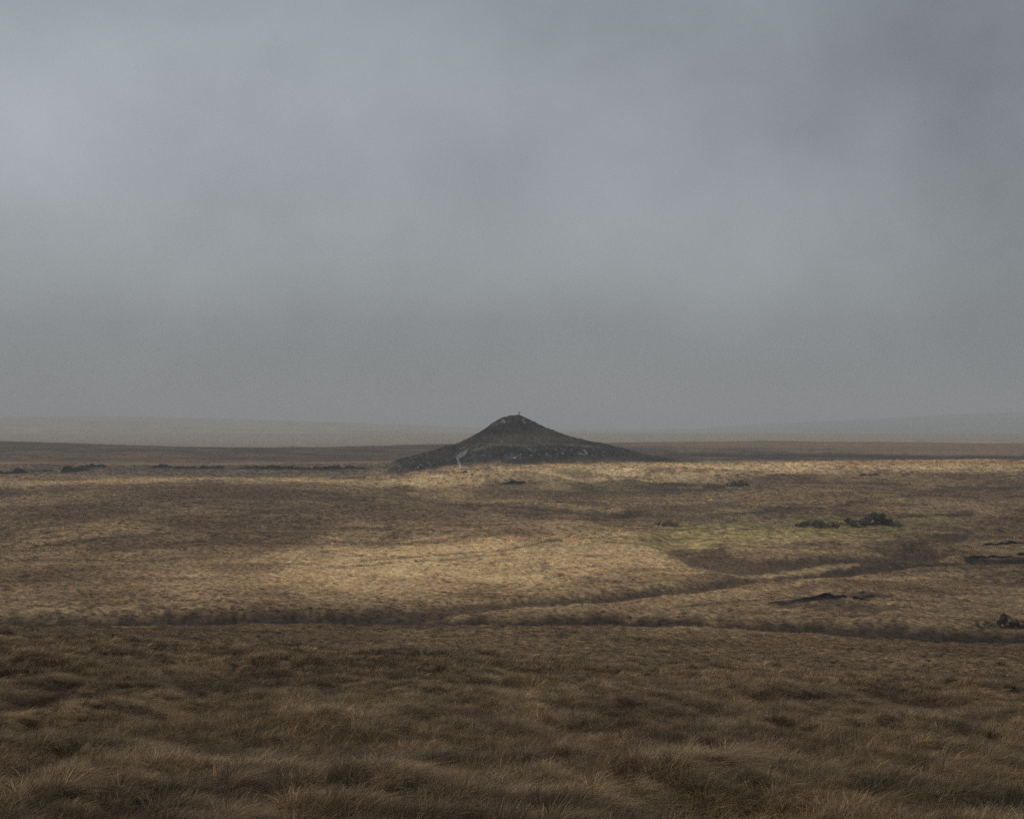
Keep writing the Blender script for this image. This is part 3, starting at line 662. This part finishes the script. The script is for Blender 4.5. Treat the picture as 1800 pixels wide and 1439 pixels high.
body = skin_body('person', [((0,0,.92),.15,.11),((0,0,1.12),.135,.10),((0,-.01,1.34),.17,.11),((0,0,1.47),.065),((0,-.01,1.56),.06),((0,-.015,1.66),.085,.10),((0,-.01,1.74),.06,.07),
    ((.10,0,.84),.085),((.12,-.01,.48),.058),((.13,.01,.09),.042),((.135,-.12,.04),.038,.03),((-.10,0,.84),.085),((-.11,-.03,.48),.058),((-.12,.0,.09),.042),((-.13,-.13,.04),.038,.03),
    ((.21,0,1.39),.055),((.25,.01,1.12),.043),((.25,-.06,.88),.032),((.245,-.09,.80),.030,.018),((-.21,0,1.39),.055),((-.25,.02,1.12),.043),((-.24,-.05,.88),.032),((-.235,-.08,.80),.030,.018)],
    [(0,1),(1,2),(2,3),(3,4),(4,5),(5,6),(0,7),(7,8),(8,9),(9,10),(0,11),(11,12),(12,13),(13,14),(2,15),(15,16),(16,17),(17,18),(2,19),(19,20),(20,21),(21,22)], M_skin)
body.location = (wx, YC+wyr, wz-.02); body.rotation_euler = (0, 0, .5)
tag(body, 'person in dark clothes standing upright alone on the hill summit', 'person')
tr = skin_body('trousers', [((0,0,.93),.165,.125),((0,0,.99),.16,.12),((.10,0,.84),.10),((.12,-.01,.48),.075),((.13,.01,.12),.062),((-.10,0,.84),.10),((-.11,-.03,.48),.075),((-.12,.0,.12),.062)], [(0,1),(0,2),(2,3),(3,4),(0,5),(5,6),(6,7)], M_trou); tr.parent = body
jk = skin_body('jacket', [((0,0,.86),.18,.14),((0,0,1.12),.165,.13),((0,-.01,1.36),.185,.13),((0,0,1.46),.09),((.215,0,1.38),.075),((.255,.01,1.12),.06),((.255,-.06,.90),.048),((-.215,0,1.38),.075),((-.255,.02,1.12),.06),((-.245,-.05,.90),.048)], [(0,1),(1,2),(2,3),(2,4),(4,5),(5,6),(2,7),(7,8),(8,9)], M_jack); jk.parent = body
hr = skin_body('hair', [((0,.03,1.66),.095,.10),((0,.0,1.735),.085,.09)], [(0,1)], M_hair); hr.parent = body
for sx_ in (-1, 1):
    for k in range(5):
        hx = sx_*.24
        f = [((hx+(.018-.012*k)*1, -.09-.0, .79), .011), ((hx+(.022-.014*k)*1.1, -.10, .745), .009), ((hx+(.02-.013*k)*1.1, -.105+.012, .71+.006*abs(k-2)), .008)] if k < 4 else [((hx-sx_*.02, -.10, .81), .012), ((hx-sx_*.045, -.125, .78), .010), ((hx-sx_*.05, -.13, .75), .009)]
        fo = skin_body('finger' if k < 4 else 'thumb', f, [(0,1),(1,2)], M_skin); fo.parent = body

# ------------------------------------------------------------------ sun, added unseen cloud sheet, sky, mist
sdir = np.array([-.70, .06, .62]); sdir /= np.linalg.norm(sdir)
sun = bpy.data.lights.new('sun', 'SUN'); sun.energy = 5.0; sun.angle = math.radians(.53); sun.color = (1, .905, .75)
so = bpy.data.objects.new('sun', sun); C.objects.link(so)
from mathutils import Vector
so.rotation_euler = Vector(sdir).to_track_quat('Z', 'Y').to_euler(); so.location = (-300, 0, 500)
elev = math.asin(sdir[2]); azim = math.atan2(sdir[0], sdir[1])

CH = 600.0; SIG = .22  # cloud out of view, its thickness shaped to place sun patches and shade
cxs = np.arange(-1500, 520, 9.); cys = np.arange(-160, 1780, 9.)
QX, QY = np.meshgrid(cxs, cys)
k = (CH+20)/sdir[2]; PX_, PY_ = QX-sdir[0]*k, QY-sdir[1]*k      # ground point each cloud column shades
wob = 14*fbm(QX/60, QY/60, 701, 2)
def gap(px, py, rx, ry, amp, ang=0):
    x, y = locate(px, py); dx, dy = PX_-x+wob, PY_-y+wob*.8
    ca, sa = math.cos(ang), math.sin(ang); a, b = dx*ca+dy*sa, -dx*sa+dy*ca
    return amp*np.exp(-((a/rx)**2+(b/ry)**2)**1.5)
trans = .15+.33*smooth(95, 200, PY_)*(1-smooth(660, 800, PY_))+.06*fbm(QX/120, QY/120, 705, 3)*smooth(60, 160, PY_)
trans = trans-.12*smooth(20, 140, PX_)*(PY_ < 400)*smooth(120, 160, PY_)
trans = trans+gap(880, 985, 52, 52, .9)+gap(640, 1010, 36, 30, .45)+gap(1100, 965, 34, 42, .4)
trans = trans+gap(1290, 940, 32, 26, .38)
trans = trans+gap(920, 842, 50, 36, .62)+gap(1250, 824, 66, 36, .42)+gap(1620, 818, 90, 32, .22)+gap(420, 845, 100, 20, .45)
trans = trans+.10*smooth(800, 1100, PY_)*smooth(0, 200, PX_)+.02
trans = trans-.40*np.exp(-(((PX_-4)/85)**2+((PY_-642)/40)**2)**2)  # thicker cloud added here to keep the hill in shade
trans = np.clip(trans, .035, .97)
thick = -np.log(trans)/SIG*1.0/ (1/sdir[2])
und = 3*fbm(QX/90, QY/90, 711, 3)
topz = CH+und+thick; botz = CH+und
nr, nc = QX.shape
Vt = np.stack([QX, QY, topz], -1).reshape(-1, 3); Vb = np.stack([QX, QY, botz], -1).reshape(-1, 3)
Fg = grid_faces(nr, nc); per = list(range(nc))+[r_*nc+nc-1 for r_ in range(1, nr)]+[(nr-1)*nc+c_ for c_ in range(nc-2, -1, -1)]+[r_*nc for r_ in range(nr-2, 0, -1)]
per = np.array(per); p2 = np.roll(per, -1); off = nr*nc
side = np.stack([per+off, p2+off, p2, per], -1)
m, nt, N, L = new_mat('shading_cloud')
out = N.new('ShaderNodeOutputMaterial'); pv = N.new('ShaderNodeVolumePrincipled'); pv.inputs['Color'].default_value = (.93,.94,.95,1); pv.inputs['Density'].default_value = SIG; pv.inputs['Anisotropy'].default_value = 0.0
L.new(pv.outputs[0], out.inputs['Volume'])
cloud = mesh_np('cloud', np.concatenate([Vt, Vb]), np.concatenate([Fg, Fg[:, ::-1]+off, side]), m)
tag(cloud, 'unseen cloud sheet added overhead, shaped to shade the moor in patches', cat='cloud', kind='stuff')

m, nt, N, L = new_mat('mist')
out = N.new('ShaderNodeOutputMaterial'); pv = N.new('ShaderNodeVolumePrincipled'); pv.inputs['Color'].default_value = (.64,.68,.74,1); pv.inputs['Density'].default_value = .00036; pv.inputs['Anisotropy'].default_value = 0.0
L.new(pv.outputs[0], out.inputs['Volume'])
x0, x1, y0, y1, z0, z1 = -14000, 14000, -14000, 14000, -75, 130
Vh = [(x, y, z) for z in (z0, z1) for x, y in ((x0, y0), (x1, y0), (x1, y1), (x0, y1))]
hz = mesh_np('haze', Vh, [(3,2,1,0),(4,5,6,7),(0,1,5,4),(1,2,6,5),(2,3,7,6),(3,0,4,7)], m, False)
tag(hz, 'thin pale mist lying over the whole moor', kind='stuff')

w = bpy.data.worlds.new('World'); sc.world = w; w.use_nodes = True
N = w.node_tree.nodes; L = w.node_tree.links; N.clear()
wo = N.new('ShaderNodeOutputWorld'); bg = N.new('ShaderNodeBackground'); L.new(bg.outputs[0], wo.inputs[0])
sky = N.new('ShaderNodeTexSky'); sky.sky_type = 'NISHITA'; sky.sun_disc = False; sky.sun_elevation = elev; sky.sun_rotation = azim
sky.air_density = 1.0; sky.dust_density = 3.0
bg.inputs[1].default_value = .1
tc = N.new('ShaderNodeTexCoord')
def math_(op, a, b=None, c=None):
    n = N.new('ShaderNodeMath'); n.operation = op
    for i, v in enumerate((a, b, c)):
        if v is None: continue
        if isinstance(v, (int, float)): n.inputs[i].default_value = v
        else: L.new(v, n.inputs[i])
    return n.outputs[0]
def spotdir(px, py, rx, ry, amp, base):
    """soft bright or dark cloud mass around a direction of the sky"""
    d = Vector(((px-CX)/F, 1, (HY-py)/F)).normalized(); r = Vector((d.y, -d.x, 0)).normalized(); u = r.cross(d)
    def dot(v):
        n = N.new('ShaderNodeVectorMath'); n.operation = 'DOT_PRODUCT'; L.new(warp.outputs[0], n.inputs[0]); n.inputs[1].default_value = v; return n.outputs['Value']
    a = math_('DIVIDE', dot(r), rx/F); b = math_('DIVIDE', dot(u), ry/F)
    q = math_('ADD', math_('MULTIPLY', a, a), math_('MULTIPLY', b, b))
    g = math_('POWER', 2.718, math_('MULTIPLY', q, -1.0))
    fr = math_('GREATER_THAN', dot(d), 0)
    return math_('ADD', base, math_('MULTIPLY', math_('MULTIPLY', g, fr), amp))
wn = N.new('ShaderNodeTexNoise'); wn.inputs['Scale'].default_value = 5; wn.inputs['Detail'].default_value = 3; L.new(tc.outputs['Generated'], wn.inputs['Vector'])
ws = N.new('ShaderNodeVectorMath'); ws.operation = 'MULTIPLY_ADD'; L.new(wn.outputs['Color'], ws.inputs[0]); ws.inputs[1].default_value = (.10,.10,.10); ws.inputs[2].default_value = (-.05,-.05,-.05)
warp = N.new('ShaderNodeVectorMath'); warp.operation = 'ADD'; L.new(tc.outputs['Generated'], warp.inputs[0]); L.new(ws.outputs[0], warp.inputs[1])
cn = N.new('ShaderNodeTexNoise'); cn.inputs['Scale'].default_value = 7; cn.inputs['Detail'].default_value = 5; cn.inputs['Roughness'].default_value = .5
mp = N.new('ShaderNodeMapping'); mp.inputs['Scale'].default_value = (1, 1, 1.15); mp.inputs['Rotation'].default_value = (0, .9, 0); L.new(tc.outputs['Generated'], mp.inputs[0]); L.new(mp.outputs[0], cn.inputs['Vector'])
cn2 = N.new('ShaderNodeTexNoise'); cn2.inputs['Scale'].default_value = 16; cn2.inputs['Detail'].default_value = 6; cn2.inputs['Roughness'].default_value = .55; cn2.inputs['Distortion'].default_value = .4; L.new(mp.outputs[0], cn2.inputs['Vector'])
v = math_('MULTIPLY_ADD', math_('SUBTRACT', cn2.outputs[0], .5), .8, math_('MULTIPLY_ADD', math_('SUBTRACT', cn.outputs[0], .5), 1.8, 3.6))
for s_ in [(60, 300, 450, 330, 1.05), (450, 120, 400, 160, .35), (900, 230, 300, 200, .25), (1340, 400, 300, 170, 1.0), (900, 420, 400, 140, .25), (1740, 100, 450, 420, -1.1), (1000, 60, 250, 130, -.1),
           (860, 290, 130, 60, -.22), (1500, 180, 350, 200, -.12), (1150, 560, 450, 120, .2), (0, 20, 200, 100, -.2)]:
    v = spotdir(*s_, v)
# colour by height: bluish aloft, neutral near the horizon
sepn = N.new('ShaderNodeSeparateXYZ'); L.new(tc.outputs['Generated'], sepn.inputs[0])
hr_ = N.new('ShaderNodeValToRGB'); L.new(sepn.outputs['Z'], hr_.inputs[0])
e = hr_.color_ramp.elements; e[0].position = 0; e[0].color = (.88,.915,.93,1); e[1].position = .5; e[1].color = (.83,.955,1.10,1)
x = e.new(.12); x.color = (.90,.965,1.01,1)
sv = N.new('ShaderNodeVectorMath'); sv.operation = 'SCALE'; L.new(hr_.outputs[0], sv.inputs[0]); L.new(v, sv.inputs['Scale'])
mx = N.new('ShaderNodeMix'); mx.data_type = 'RGBA'; mx.inputs[0].default_value = .93; L.new(sky.outputs[0], mx.inputs[6]); L.new(sv.outputs[0], mx.inputs[7]); L.new(mx.outputs[2], bg.inputs[0])

# ------------------------------------------------------------------ camera and render settings
cd = bpy.data.cameras.new('camera'); cam = bpy.data.objects.new('camera', cd); C.objects.link(cam)
cam.location = (0, 0, 0); cam.rotation_euler = (math.radians(90), 0, 0)
cd.sensor_width = 36; cd.lens = 36*F/1800; cd.shift_y = (HY-719.5)/1800; cd.clip_start = .1; cd.clip_end = 60000
sc.camera = cam
sc.view_settings.view_transform = 'Standard'; sc.view_settings.look = 'None'; sc.view_settings.gamma = 1; sc.view_settings.exposure = 0
cy = sc.cycles
cy.max_bounces = 5; cy.diffuse_bounces = 2; cy.glossy_bounces = 1; cy.transmission_bounces = 3; cy.volume_bounces = 0; cy.transparent_max_bounces = 12
cy.use_denoising = False; cy.use_adaptive_sampling = True; cy.adaptive_threshold = .015; cy.adaptive_min_samples = 48
